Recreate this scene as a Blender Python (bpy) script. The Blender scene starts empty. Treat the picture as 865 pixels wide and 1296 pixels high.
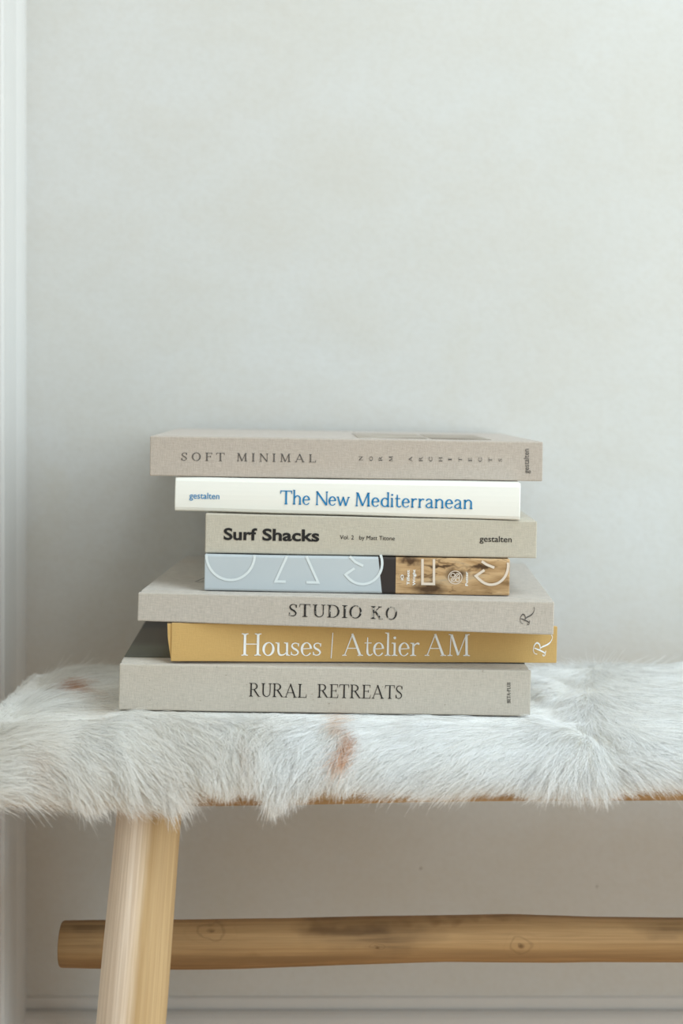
import bpy, bmesh, math, random
import numpy as np
from mathutils import Vector, Matrix

random.seed(7)
rng = np.random.default_rng(11)
SC = bpy.context.scene
COL = SC.collection

# ------------------------------------------------------------------ camera, world, light, exposure
F, CX, HZ, HC = 1800.0, 432.5, 495.0, 0.68          # focal length in px, centre column, horizon row, eye height
cam_d = bpy.data.cameras.new('camera')
cam = bpy.data.objects.new('camera', cam_d); COL.objects.link(cam)
cam.location = (0, 0, HC); cam.rotation_euler = (math.pi / 2, 0, 0)
cam_d.sensor_fit = 'VERTICAL'; cam_d.sensor_height = 36; cam_d.lens = F / 1296 * 36
cam_d.shift_y = -(648 - HZ) / 1296
cam_d.clip_start = 0.01
cam_d.dof.use_dof = True; cam_d.dof.focus_distance = 1.045; cam_d.dof.aperture_fstop = 4.0
SC.camera = cam

world = bpy.data.worlds.new('room_light'); SC.world = world; world.use_nodes = True
bg = world.node_tree.nodes['Background']
bg.inputs[0].default_value = (1.0, 0.75, 0.51, 1); bg.inputs[1].default_value = 0.27

def area(name, loc, target, sx, sy, energy, color):
    l = bpy.data.lights.new(name, 'AREA'); l.shape = 'RECTANGLE'; l.size = sx; l.size_y = sy
    l.energy = energy; l.color = color
    o = bpy.data.objects.new(name, l); COL.objects.link(o); o.location = loc
    o.rotation_euler = (Vector(target) - Vector(loc)).to_track_quat('-Z', 'Y').to_euler()
    return o
area('window_daylight', (1.9, -0.25, 1.22), (0.0, 1.2, 0.62), 1.8, 2.4, 65, (0.725, 0.895, 1.0))
area('overhead_fill', (0.9, 0.35, 2.5), (0.15, 1.0, 0.45), 1.2, 0.9, 30, (0.77, 0.91, 1.0))  # added fill lamp from above to brighten upward-facing surfaces, no known opening there

SC.view_settings.view_transform = 'Standard'; SC.view_settings.look = 'None'
SC.view_settings.gamma = 1; SC.view_settings.use_curve_mapping = False
SC.view_settings.exposure = 0.0
SC.cycles.max_bounces = 16; SC.cycles.diffuse_bounces = 10; SC.cycles.transmission_bounces = 10

# ------------------------------------------------------------------ small helpers
def P(px, py, d):
    return Vector(((px - CX) / F * d, d, HC - (py - HZ) / F * d))

def lin(r, g, b):
    f = lambda c: (c / 255 / 12.92) if c / 255 <= 0.04045 else ((c / 255 + 0.055) / 1.055) ** 2.4
    return (f(r), f(g), f(b), 1)

def link_mesh(name, verts, faces, mat, parent=None, smooth=False):
    me = bpy.data.meshes.new(name); me.from_pydata([tuple(v) for v in verts], [], faces); me.update()
    if mat: me.materials.append(mat)
    if smooth:
        for p in me.polygons: p.use_smooth = True
    o = bpy.data.objects.new(name, me); COL.objects.link(o)
    if parent: o.parent = parent
    return o

def link_bm(name, bm, mat, parent=None, smooth=False):
    me = bpy.data.meshes.new(name); bm.to_mesh(me); bm.free()
    if mat: me.materials.append(mat)
    if smooth:
        for p in me.polygons: p.use_smooth = True
    o = bpy.data.objects.new(name, me); COL.objects.link(o)
    if parent: o.parent = parent
    return o

def empty(name, loc=(0, 0, 0), rot=None):
    o = bpy.data.objects.new(name, None); COL.objects.link(o); o.location = loc
    o.empty_display_size = 0.05
    if rot: o.rotation_euler = rot
    return o

def tag(o, label=None, cat=None, group=None, kind=None):
    if label: o['label'] = label
    if cat: o['category'] = cat
    if group: o['group'] = group
    if kind: o['kind'] = kind
    return o

def bevel(o, w, seg=2, ang=0.6):
    m = o.modifiers.new('bevel', 'BEVEL'); m.width = w; m.segments = seg
    m.limit_method = 'ANGLE'; m.angle_limit = ang
    return m

# ------------------------------------------------------------------ material helpers
class N:
    def __init__(s, name, rough=0.8, spec=0.3):
        s.m = bpy.data.materials.new(name); s.m.use_nodes = True; s.t = s.m.node_tree
        s.b = s.t.nodes['Principled BSDF']; s.b.inputs['Roughness'].default_value = rough
        s.b.inputs['Specular IOR Level'].default_value = spec
        s.co = s.t.nodes.new('ShaderNodeTexCoord').outputs['Object']
    def mapping(s, scale, loc=(0, 0, 0), rot=(0, 0, 0), src=None):
        n = s.t.nodes.new('ShaderNodeMapping'); n.inputs['Scale'].default_value = scale
        n.inputs['Location'].default_value = loc; n.inputs['Rotation'].default_value = rot
        s.t.links.new(src or s.co, n.inputs['Vector']); return n.outputs[0]
    def noise(s, vec, scale=1, detail=4, rough=0.55, dist=0):
        n = s.t.nodes.new('ShaderNodeTexNoise'); n.inputs['Scale'].default_value = scale
        n.inputs['Detail'].default_value = detail; n.inputs['Roughness'].default_value = rough
        n.inputs['Distortion'].default_value = dist
        s.t.links.new(vec, n.inputs['Vector']); return n.outputs['Fac']
    def wave(s, vec, scale=1, dist=0, detail=2, typ='BANDS', direction='X'):
        n = s.t.nodes.new('ShaderNodeTexWave'); n.wave_type = typ
        if typ == 'BANDS': n.bands_direction = direction
        n.inputs['Scale'].default_value = scale; n.inputs['Distortion'].default_value = dist
        n.inputs['Detail'].default_value = detail
        s.t.links.new(vec, n.inputs['Vector']); return n.outputs['Fac']
    def ramp(s, fac, stops, interp='LINEAR'):
        n = s.t.nodes.new('ShaderNodeValToRGB'); e = n.color_ramp; e.interpolation = interp
        while len(e.elements) < len(stops): e.elements.new(0.5)
        for el, (p, c) in zip(e.elements, stops):
            el.position = p; el.color = c if len(c) == 4 else (*c, 1)
        s.t.links.new(fac, n.inputs[0]); return n.outputs[0]
    def rng(s, fac, a, b, c, d):
        n = s.t.nodes.new('ShaderNodeMapRange'); n.clamp = True
        for i, v in enumerate((a, b, c, d)): n.inputs[i + 1].default_value = v
        s.t.links.new(fac, n.inputs[0]); return n.outputs[0]
    def mix(s, fac, a, b, mode='MIX'):
        n = s.t.nodes.new('ShaderNodeMix'); n.data_type = 'RGBA'; n.blend_type = mode
        for v, i in ((fac, 0), (a, 6), (b, 7)):
            if isinstance(v, (int, float)): n.inputs[i].default_value = v
            elif isinstance(v, tuple): n.inputs[i].default_value = v
            else: s.t.links.new(v, n.inputs[i])
        return n.outputs[2]
    def math(s, op, a, b=0.0, c=None):
        n = s.t.nodes.new('ShaderNodeMath'); n.operation = op
        for i, v in enumerate((a, b) if c is None else (a, b, c)):
            if isinstance(v, (int, float)): n.inputs[i].default_value = v
            else: s.t.links.new(v, n.inputs[i])
        return n.outputs[0]
    def sep(s, vec=None):
        n = s.t.nodes.new('ShaderNodeSeparateXYZ'); s.t.links.new(vec or s.co, n.inputs[0]); return n.outputs
    def bump(s, h, strength=0.3, dist=0.001, prev=None):
        n = s.t.nodes.new('ShaderNodeBump'); n.inputs['Strength'].default_value = strength
        n.inputs['Distance'].default_value = dist; s.t.links.new(h, n.inputs['Height'])
        if prev is not None: s.t.links.new(prev, n.inputs['Normal'])
        s.t.links.new(n.outputs[0], s.b.inputs['Normal']); return n.outputs[0]
    def color(s, c):
        if isinstance(c, tuple): s.b.inputs['Base Color'].default_value = c
        else: s.t.links.new(c, s.b.inputs['Base Color'])
        return s
    def spot(s, centre, radii, soft=0.5, warp=0.0, wscale=60):
        """0..1 ellipsoidal patch about a point in object space"""
        v = s.co
        if warp:
            nz = s.t.nodes.new('ShaderNodeTexNoise'); nz.inputs['Scale'].default_value = wscale
            s.t.links.new(s.co, nz.inputs['Vector'])
            vm = s.t.nodes.new('ShaderNodeVectorMath'); vm.operation = 'MULTIPLY_ADD'
            s.t.links.new(nz.outputs['Color'], vm.inputs[0])
            vm.inputs[1].default_value = (warp,) * 3
            s.t.links.new(s.co, vm.inputs[2]); v = vm.outputs[0]
            centre = tuple(c + warp / 2 for c in centre)
        sc = tuple(1 / r for r in radii)
        mp = s.mapping(sc, tuple(-c * k for c, k in zip(centre, sc)), src=v)
        ln = s.t.nodes.new('ShaderNodeVectorMath'); ln.operation = 'LENGTH'
        s.t.links.new(mp, ln.inputs[0])
        return s.rng(ln.outputs['Value'], 1 - soft, 1 + soft * 0.3, 1, 0), ln.outputs['Value']

def linen(name, base, var=0.13, fleck=None, stain=0.0):
    n = N(name, 0.92, 0.12)
    h1 = n.noise(n.mapping((160, 160, 1500)), 1, 3, 0.7)
    h2 = n.noise(n.mapping((1500, 1500, 150), (3, 5, 7)), 1, 3, 0.7)
    w = n.math('ADD', n.rng(h1, 0.3, 0.7, 0, 0.5), n.rng(h2, 0.3, 0.7, 0, 0.5))
    lo = tuple(c * (1 - var * 1.7) for c in base[:3]) + (1,)
    hi = tuple(min(1, c * (1 + var)) for c in base[:3]) + (1,)
    c = n.mix(w, lo, hi)
    big = n.noise(n.mapping((9, 9, 22)), 1, 3)
    c = n.mix(n.rng(big, 0.35, 0.7, 0, 0.22), c, (base[0] * 0.86, base[1] * 0.80, base[2] * 0.72, 1))
    if fleck:
        f = n.noise(n.mapping((330, 330, 480), (9, 1, 2)), 1, 2, 0.5)
        c = n.mix(n.rng(f, 0.66, 0.74, 0, fleck), c, lin(120, 104, 84))
    if stain:
        sp = n.noise(n.mapping((14, 14, 30), (2, 8, 3)), 1, 3)
        c = n.mix(n.rng(sp, 0.62, 0.78, 0, stain), c, lin(196, 160, 120))
    n.b.inputs['Sheen Weight'].default_value = 0.30; n.b.inputs['Sheen Roughness'].default_value = 0.35
    n.color(c); n.bump(w, 0.35, 0.0004)
    return n.m

def plain(name, col, rough=0.6, spec=0.3, var=0.0, sc=30):
    n = N(name, rough, spec)
    if var:
        f = n.noise(n.mapping((sc, sc, sc)), 1, 5)
        n.color(n.mix(f, tuple(c * (1 - var) for c in col[:3]) + (1,), tuple(min(1, c * (1 + var)) for c in col[:3]) + (1,)))
        n.bump(f, 0.1, 0.0005)
    else: n.color(col)
    return n.m

def wall_mat(name, warm=False):
    n = N(name, 0.95, 0.08)
    big = n.noise(n.mapping((2.2, 2.2, 2.8)), 1, 6, 0.6, 0.4)
    med = n.noise(n.mapping((9, 9, 13), (4, 2, 1)), 1, 7, 0.62, 0.6)
    fin = n.noise(n.mapping((160, 160, 210)), 1, 4, 0.6)
    c = n.mix(n.rng(big, 0.3, 0.7, 0, 1), lin(200, 198, 192), lin(207, 206, 203))
    c = n.mix(n.rng(med, 0.35, 0.75, 0, 0.35), c, lin(195, 187, 173))
    c = n.mix(n.rng(fin, 0.4, 0.7, 0, 0.14), c, lin(180, 170, 154))
    yel = n.noise(n.mapping((6, 6, 5), (11, 3, 9)), 1, 5)
    c = n.mix(n.rng(yel, 0.62, 0.8, 0, 0.25), c, lin(190, 178, 146))
    n.color(c)
    h = n.math('ADD', n.math('MULTIPLY', med, 0.8), n.math('MULTIPLY', fin, 0.25))
    n.bump(h, 0.35, 0.0025)
    return n
M = {}
wn = wall_mat('limewashed_plaster'); M['wall'] = wn.m
M['paint'] = plain('white_trim_paint', lin(206, 203, 198), 0.55, 0.3, 0.03, 20)
M['floor'] = plain('pale_floor_boards', lin(205, 172, 136), 0.6, 0.3, 0.1, 6)

# ------------------------------------------------------------------ room
WY = 1.32                       # back wall plane
WX = (28 - CX) / F * WY         # left wall plane
def box_mesh(name, lo, hi, mat, parent=None, bev=0.0):
    x0, y0, z0 = lo; x1, y1, z1 = hi
    v = [(x0, y0, z0), (x1, y0, z0), (x1, y1, z0), (x0, y1, z0), (x0, y0, z1), (x1, y0, z1), (x1, y1, z1), (x0, y1, z1)]
    f = [(0, 3, 2, 1), (4, 5, 6, 7), (0, 1, 5, 4), (1, 2, 6, 5), (2, 3, 7, 6), (3, 0, 4, 7)]
    o = link_mesh(name, v, f, mat, parent)
    if bev: bevel(o, bev, 3)
    return o

tag(box_mesh('wall_back', (WX - 0.12, WY, -0.02), (3.0, WY + 0.12, 2.6), M['wall']), 'pale limewashed plaster wall behind the bench', kind='structure')
tag(box_mesh('wall_left', (WX - 0.12, -1.6, -0.02), (WX, WY + 0.01, 2.6), M['wall']), 'pale wall at the left end of the bench', kind='structure')
tag(box_mesh('floor', (WX - 0.12, -1.6, -0.06), (3.0, WY + 0.12, 0.0), M['floor']), 'floor under the bench', kind='structure')

def extrude_profile(name, prof, a, b, axis, mat, smooth=False):
    """closed profile [(u, z)] swept along x or y from a to b"""
    n = len(prof); v = []
    for t in (a, b):
        for u, z in prof: v.append((t, u, z) if axis == 'x' else (u, t, z))
    f = [(i, (i + 1) % n, n + (i + 1) % n, n + i) for i in range(n)]
    f += [tuple(range(n - 1, -1, -1)), tuple(range(n, 2 * n))]
    bm = bmesh.new(); vs = [bm.verts.new(p) for p in v]
    for q in f: bm.faces.new([vs[i] for i in q])
    bmesh.ops.recalc_face_normals(bm, faces=bm.faces[:])
    return link_bm(name, bm, mat)

bz = HC - (1284 - HZ) / F * (WY - 0.014)    # top of the baseboard
prof = [(WY + 0.001, 0.0), (WY - 0.016, 0.0), (WY - 0.016, bz - 0.010), (WY - 0.0145, bz - 0.004), (WY - 0.011, bz - 0.001), (WY - 0.008, bz),
        (WY - 0.008, bz + 0.0005), (WY - 0.0035, bz - 0.006), (WY - 0.003, bz - 0.006), (WY - 0.003, bz + 0.009), (WY - 0.002, bz + 0.0105), (WY + 0.001, bz + 0.011)]
tag(extrude_profile('baseboard_back', prof, WX, 3.0, 'x', M['paint']), 'painted baseboard along the plaster wall behind the bench', kind='structure')
prof = [(WX - 0.001, 0.0), (WX + 0.006, 0.0), (WX + 0.006, bz - 0.008), (WX + 0.003, bz), (WX - 0.001, bz)]
tag(extrude_profile('baseboard_left', prof, -1.6, WY - 0.1, 'y', M['paint']), 'painted baseboard along the left wall', kind='structure')
# vertical moulding on the left wall, running into the corner
def vertical_profile(name, prof, z0, z1, mat):
    n = len(prof); v = [(x, y, z) for z in (z0, z1) for x, y in prof]
    bm = bmesh.new(); vs = [bm.verts.new(p) for p in v]
    for i in range(n): bm.faces.new([vs[i], vs[(i + 1) % n], vs[n + (i + 1) % n], vs[n + i]])
    bm.faces.new(vs[:n]); bm.faces.new(vs[n:])
    bmesh.ops.recalc_face_normals(bm, faces=bm.faces[:])
    return link_bm(name, bm, mat)
cp = [(WX - 0.001, WY - 0.092)]
for k in range(7):
    a = math.pi / 2 * k / 6
    cp.append((WX + 0.0045 - 0.0025 * math.cos(a) * 1.0, WY - 0.090 + 0.004 * math.sin(a) - 0.002))
cp += [(WX + 0.0045, WY - 0.070), (WX + 0.0025, WY - 0.066), (WX + 0.0025, WY - 0.034), (WX + 0.0035, WY - 0.030), (WX + 0.0050, WY - 0.020), (WX + 0.0052, WY - 0.008), (WX + 0.0035, WY - 0.003), (WX + 0.0030, WY + 0.001), (WX - 0.001, WY + 0.001)]
tag(vertical_profile('trim_1', cp, 0.0, 2.6, M['paint']), 'slim white vertical moulding in the left corner', kind='structure')

# little plain grey chip marks in the plaster below the bench
def chip(px, py, r, seed):
    rr = random.Random(seed); p = P(px, py, WY)
    v = [(p.x, WY - 0.0006, p.z)]; n = 9
    for i in range(n):
        a = i / n * math.tau; q = r * rr.uniform(0.6, 1.2)
        v.append((p.x + q * math.cos(a) * 0.7, WY - 0.0001, p.z + q * math.sin(a)))
    return v, [(0, 1 + (i + 1) % n, 1 + i) for i in range(n)]
wb = bpy.data.objects['wall_back']
for i, (x, y, r) in enumerate(((533, 1099, 0.0016), (756, 1122, 0.0014), (714, 1267, 0.002))):
    v, f = chip(x, y, r, i)
    link_mesh('plaster_chip', v, f, plain('chip_grey_%s' % 'abc'[i], lin(150, 142, 132), 0.9), wb)

# ------------------------------------------------------------------ wood
def wood(name, axis, light, mid, dark, grey=0.0, seed=0.0, stains=(), knots=(), rough=0.6, fine=1.0, split=False):
    n = N(name, rough, 0.2)
    q = 42 * fine
    s = {'x': (2.0, q, q), 'y': (q, 2.0, q), 'z': (q, q, 1.2)}[axis]
    q2 = 230 * fine; s2 = {'x': (4.0, q2, q2), 'y': (q2, 4.0, q2), 'z': (q2, q2, 3.0)}[axis]
    vec = n.mapping(s, (seed, seed * 2, seed * 3))
    g = n.noise(vec, 1, 5, 0.6, 0.25)
    fgr = n.noise(n.mapping(s2, (seed, 1, 2)), 1, 4, 0.7)
    c = n.ramp(g, [(0.28, dark), (0.45, mid), (0.62, light), (0.8, mid)])
    c = n.mix(n.rng(fgr, 0.42, 0.72, 0, 0.55), c, dark)
    big = n.noise(n.mapping(tuple(k * 0.22 for k in s), (seed + 5, 0, 1)), 1, 3)
    c = n.mix(n.rng(big, 0.45, 0.7, 0, 0.55 if grey else 0.25), c, lin(172, 152, 130) if grey else mid)
    if split:      # greyed sapwood on one side of the pole, golden wood on the other
        X, Y, Z = n.sep()
        nz = n.noise(n.mapping((60, 60, 5), (2, 1, 1)), 1, 4, 0.6)
        u = n.math('ADD', X, n.math('MULTIPLY', nz, 0.016))
        grey_c = n.mix(n.rng(fgr, 0.35, 0.7, 0, 1), lin(240, 222, 203), lin(200, 176, 152))
        c = n.mix(n.rng(u, 0.004, 0.014, 0.9, 0.0), c, grey_c)
    hgt = n.math('ADD', n.math('MULTIPLY', g, 0.6), n.math('MULTIPLY', fgr, 0.4))
    for (cc, rr, col, amt) in stains:
        m, _ = n.spot(cc, rr, 0.7, 0.02, 45)
        nz = n.noise(n.mapping(tuple(k * 1.2 for k in s), (7, 3, seed)), 1, 4, 0.7)
        m = n.math('MULTIPLY', m, n.rng(nz, 0.35, 0.55, 0.15, 1))
        c = n.mix(n.math('MULTIPLY', m, amt), c, col)
    for (cc, rr) in knots:
        m, ln = n.spot(cc, rr, 0.6, 0.010, 70)
        ring = n.math('SINE', n.math('MULTIPLY', ln, 13.0))
        rc = n.mix(n.rng(ring, 0.4, 1, 0, 0.35), c, lin(105, 80, 54))
        c = n.mix(m, c, rc)
        core, _ = n.spot(cc, tuple(k * 0.22 for k in rr), 0.6)
        c = n.mix(n.math('MULTIPLY', core, 0.6), c, lin(90, 62, 38))
    n.color(c); n.bump(hgt, 0.3, 0.0008)
    return n.m

# ------------------------------------------------------------------ bench
SEAT_Z0, SEAT_Z1 = 0.3925, 0.419
YF, YB = 0.985, 1.235
XL, XR = -0.235, 0.74
bench = empty('wooden_bench', ((XL + XR) / 2, (YF + YB) / 2, 0))
tag(bench, 'rustic natural wood bench with round pole legs, under the white hide', 'bench')
def to_local(o, parent):
    """re-seat a world-coordinate mesh under a parent Empty"""
    o.parent = parent; o.matrix_parent_inverse = Matrix.Translation(-parent.location)

def seat_board():
    nx, v, f = 60, [], []
    sec = [(0, 0), (1, 0), (1, 1), (0, 1)]
    prof = [(YF + 0.004, 0.0), (YF, 0.004), (YF - 0.001, 0.013), (YF, 0.022), (YF + 0.004, 0.0265), (YB - 0.004, 0.0265), (YB, 0.022), (YB, 0.004), (YB - 0.004, 0.0)]
    m = len(prof)
    for i in range(nx + 1):
        t = i / nx; x = XL + (XR - XL) * t
        wob = 0.0015 * math.sin(x * 9 + 1) + 0.001 * math.sin(x * 23)
        dz = 0.0015 * math.sin(x * 7) + (0.002 if x > 0 else 0)* min(1, x / 0.3)
        for y, z in prof:
            yy = y + (wob if y < 1.1 else 0)
            v.append((x, yy, SEAT_Z0 + z + dz))
    for i in range(nx):
        for j in range(m):
            f.append((i * m + j, i * m + (j + 1) % m, (i + 1) * m + (j + 1) % m, (i + 1) * m + j))
    f += [tuple(range(m)), tuple(range(nx * m, nx * m + m))[::-1]]
    bm = bmesh.new(); vs = [bm.verts.new(p) for p in v]
    for q in f: bm.faces.new([vs[k] for k in q])
    bmesh.ops.recalc_face_normals(bm, faces=bm.faces[:])
    return bm
M['seat_wood'] = wood('oiled_teak_board', 'x', lin(190, 158, 116), lin(170, 138, 98), lin(132, 104, 72))
o = link_bm('seat', seat_board(), M['seat_wood']); to_local(o, bench)

def pole(name, path, mat, parent, seg=28, wob=0.03, seed=1, flat=0.0, square=0.0, own_frame=False):
    """irregular round pole through path = [(Vector, radius)], with slightly domed ends"""
    rr = random.Random(seed); ph = [rr.uniform(0, 6.28) for _ in range(8)]
    pts = [Vector(p) for p, _ in path]; rad = [r for _, r in path]
    cum = [0]
    for a, b in zip(pts, pts[1:]): cum.append(cum[-1] + (b - a).length)
    L = cum[-1]; K = max(24, int(L / 0.012))
    def ev(s):
        for i in range(len(cum) - 1):
            if s <= cum[i + 1] + 1e-9:
                t = (s - cum[i]) / (cum[i + 1] - cum[i]); t2 = t * t * (3 - 2 * t)
                return pts[i].lerp(pts[i + 1], t), rad[i] + (rad[i + 1] - rad[i]) * t2
    axis = (pts[-1] - pts[0]).normalized()
    up = Vector((0, 0, 1)) if abs(axis.z) < 0.7 else Vector((0, 1, 0))
    e1 = axis.cross(up).normalized(); e2 = e1.cross(axis).normalized()
    v, f = [], []
    rings = [(0.0, 0.955), (0.0012, 1.0)] + [(L * (i + 1) / (K + 1), 1.0) for i in range(K)] + [(L - 0.0012, 1.0), (L, 0.955)]
    for s, k in rings:
        c, r = ev(min(s, L))
        for j in range(seg):
            a = j / seg * math.tau
            q = 1 + wob * (0.5 * math.sin(2 * a + ph[0] + s * 5) + 0.3 * math.sin(3 * a + ph[1] - s * 9) + 0.3 * math.sin(s * 31 + ph[2]) * math.cos(a + ph[3]))
            if square: q *= 1 + square * math.cos(4 * (a + 0.35))
            v.append(c + (e1 * math.cos(a) + e2 * math.sin(a)) * r * k * q)
    n = len(rings)
    for i in range(n - 1):
        for j in range(seg):
            f.append((i * seg + j, i * seg + (j + 1) % seg, (i + 1) * seg + (j + 1) % seg, (i + 1) * seg + j))
    f += [tuple(range(seg))[::-1], tuple(range((n - 1) * seg, n * seg))]
    bm = bmesh.new(); vs = [bm.verts.new(p) for p in v]
    for q in f: bm.faces.new([vs[k] for k in q])
    bmesh.ops.recalc_face_normals(bm, faces=bm.faces[:])
    for fa in bm.faces: fa.smooth = len(fa.verts) == 4
    fr = Matrix.Identity(4)
    if own_frame:       # grain runs along the pole: local z up the pole, local x across it
        zz = -axis if axis.z < 0 else axis
        xx = (Vector((1, 0, 0)) - zz * zz.x).normalized() if abs(zz.x) < 0.8 else zz.cross(Vector((0, 1, 0))).normalized()
        fr = Matrix.Translation(pts[0]) @ Matrix((xx, zz.cross(xx), zz)).transposed().to_4x4()
        bm.transform(fr.inverted())
    o = link_bm(name, bm, mat)
    to_local(o, parent); o.matrix_basis = fr
    return o

M['leg_wood'] = wood('weathered_teak_leg', 'z', lin(196, 167, 124), lin(180, 149, 106), lin(150, 117, 80), seed=3.3, fine=2.3, split=True)
# front left leg: traced width top and bottom, splayed to the left and towards the room
dt, db = 1.015, 0.965
t_ = P(191, 1010, dt); t_.z = SEAT_Z0 + 0.001
b_ = P(166.5, 1290, 0.985)
dirv = (b_ - t_); foot = t_ + dirv * ((t_.z - 0.0) / (t_.z - b_.z))
pole('leg', [(t_, 0.0225), (t_.lerp(foot, 0.35), 0.0237), (t_.lerp(foot, 0.7), 0.0238), (foot, 0.0232)], M['leg_wood'], bench, seed=4, wob=0.03, square=0.035, own_frame=True)
# back left leg, hidden behind the front one
t2 = Vector((t_.x * 1.17, 1.185, SEAT_Z0 + 0.001)); f2 = Vector((foot.x * 1.17, 1.245, 0.0))
pole('leg', [(t2, 0.021), (f2, 0.0225)], M['leg_wood'], bench, seed=5, own_frame=True)
mx = (XL + XR)
for a, b, sd in ((t_, foot, 6), (t2, f2, 7)):
    pole('leg', [(Vector((mx - a.x, a.y, a.z)), 0.0225), (Vector((mx - b.x, b.y, b.z)), 0.0235)], M['leg_wood'], bench, seed=sd, own_frame=True)
# long stretcher pole
RD = 1.105
tab = [(78, 1167, 1223), (130, 1166.5, 1224), (240, 1166, 1225), (300, 1165, 1224), (370, 1164, 1221.5), (450, 1162, 1218.5), (560, 1160, 1215), (650, 1158.5, 1215.5),
       (690, 1160, 1216), (760, 1162, 1215.5), (865, 1163, 1216)]
path = []
for x, a, b in tab: path.append((P(x, (a + b) / 2, RD), (b - a) / 2 / F * RD))
last = path[-1][0]
path += [(Vector((0.55, RD, last.z + 0.002)), 0.0165), (Vector((mx - path[0][0].x, RD, last.z)), 0.0165)]
def RP(x, y): p = P(x, y, RD - 0.016); return (p.x, p.y, p.z)
M['rail_wood'] = wood('weathered_teak_rail', 'x', lin(190, 156, 112), lin(170, 136, 94), lin(132, 102, 70), seed=8.1, fine=1.3,
    stains=[(RP(110, 1180), (0.035, 0.04, 0.016), lin(98, 76, 54), 0.8), (RP(470, 1184), (0.05, 0.04, 0.013), lin(108, 84, 60), 0.95),
            (RP(410, 1178), (0.025, 0.04, 0.007), lin(110, 84, 58), 0.7), (RP(850, 1168), (0.035, 0.04, 0.010), lin(118, 92, 64), 0.8),
            (RP(330, 1216), (0.10, 0.04, 0.006), lin(128, 98, 64), 0.5), (RP(560, 1163), (0.12, 0.04, 0.004), lin(120, 90, 60), 0.7)],
    knots=[(RP(266, 1181), (0.019, 0.04, 0.0078)), (RP(660, 1197), (0.013, 0.03, 0.010)), (RP(478, 1199), (0.008, 0.03, 0.004))])
rail = pole('stretcher', path, M['rail_wood'], bench, seg=32, wob=0.02, seed=9)
# short cross braces carrying the stretcher
for sx in (0, 1):
    zc = path[0][0].z - 0.006
    k = (t_.z - zc) / t_.z
    a = t_.lerp(foot, k); b = t2.lerp(f2, k)
    if sx: a.x, b.x = mx - a.x, mx - b.x
    pole('cross_brace', [(a, 0.012), (b, 0.012)], M['leg_wood'], bench, seed=12 + sx, seg=18, own_frame=True)

# ------------------------------------------------------------------ white goat hide
FXL, FXR = -0.262, 0.76
TOPK = [(-0.27, 0.4395), (-0.175, 0.4435), (-0.160, 0.4462), (0.142, 0.4385), (0.155, 0.4385), (0.20, 0.4400), (0.30, 0.444), (1.2, 0.442)]
def ztop(x): return np.interp(x, [k[0] for k in TOPK], [k[1] for k in TOPK]) 
HB = 0.4080        # lower edge of the hide on the front
def bottom_edge(x):
    return HB + 0.0035 * np.sin(x * 31 + 1.0) + 0.003 * np.sin(x * 57 + 2) + 0.009 * np.interp(x, [-0.108, -0.096, -0.062, -0.048], [0, 1, 1, 0]) + np.interp(x, [-0.26, -0.12, -0.10, 0.0, 0.15, 0.19, 0.3], [-0.010, -0.009, -0.003, -0.002, 0.002, -0.003, 0.0])
def hide_point(x, v):
    """x along the bench, v 0..1 from the front lower edge over the top to the back lower edge; arrays allowed"""
    x = np.asarray(x, float); v = np.asarray(v, float)
    ub = np.interp(x, [-0.185, -0.165, 0.145, 0.165], [1, 0, 0, 1])      # flat where the books press
    zt = ztop(x) + (0.0012 * np.sin(x * 40) + 0.001 * np.sin(x * 17 + 2)) * ub - 0.0008 * (1 - ub)
    zb = bottom_edge(x)
    yf, yb = 0.970, 1.250
    R = 0.050
    segs = np.array([0.006, 0.068, 0.180, 0.068, 0.006]); cs = np.concatenate([[0], np.cumsum(segs) / segs.sum()])
    y = np.zeros_like(x + v); z = np.zeros_like(y)
    v = v + 0 * y; x = x + 0 * y
    h = zt - zb
    rz = np.minimum(R, h * 0.86)
    # front face
    m = v <= cs[1]; t = v / cs[1]
    y = np.where(m, yf + 0.004 * (1 - t), y); z = np.where(m, zb + (h - rz) * t, z)
    m = (v > cs[1]) & (v <= cs[2]); t = (v - cs[1]) / (cs[2] - cs[1]) * np.pi / 2
    y = np.where(m, yf + R * (1 - np.cos(t)), y); z = np.where(m, zt - rz + rz * np.sin(t), z)
    m = (v > cs[2]) & (v <= cs[3]); t = (v - cs[2]) / (cs[3] - cs[2])
    y = np.where(m, yf + R + (yb - yf - 2 * R) * t, y); z = np.where(m, zt + 0.0045 * np.sin(t * np.pi * 0.9) * ub + 0.004 * t ** 3 * ub, z)
    m = (v > cs[3]) & (v <= cs[4]); t = (v - cs[3]) / (cs[4] - cs[3]) * np.pi / 2
    y = np.where(m, yb - R + R * np.sin(t), y); z = np.where(m, zt + 0.004 * ub - (rz + 0.004 * ub) * (1 - np.cos(t)), z)
    m = v > cs[4]; t = (v - cs[4]) / (1 - cs[4])
    y = np.where(m, yb, y); z = np.where(m, (zt - rz) + (zb - (zt - rz)) * t, z)
    # rounded left end
    re = 0.062
    t = np.clip((FXL + re - x) / re, 0, 1)
    k = (1 - t ** 2.4) ** (1 / 2.4)
    zl = 0.408
    z = np.where(z > zl, zl + (z - zl) * k, z)
    yc = (yf + yb) / 2
    k2 = (1 - np.clip((FXL + 0.03 - x) / 0.03, 0, 1) ** 2.6) ** (1 / 2.6)
    y = yc + (y - yc) * (0.80 + 0.20 * k2)
    # seam dent
    ys = np.clip((1.2 - y) / 0.2, 0, 1)
    sx = 0.172 + 0.012 * np.sin(y * 40)
    z = z - 0.004 * np.exp(-((x - sx) / 0.007) ** 2) * ys
    return np.stack([x, y, z], -1)

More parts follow.
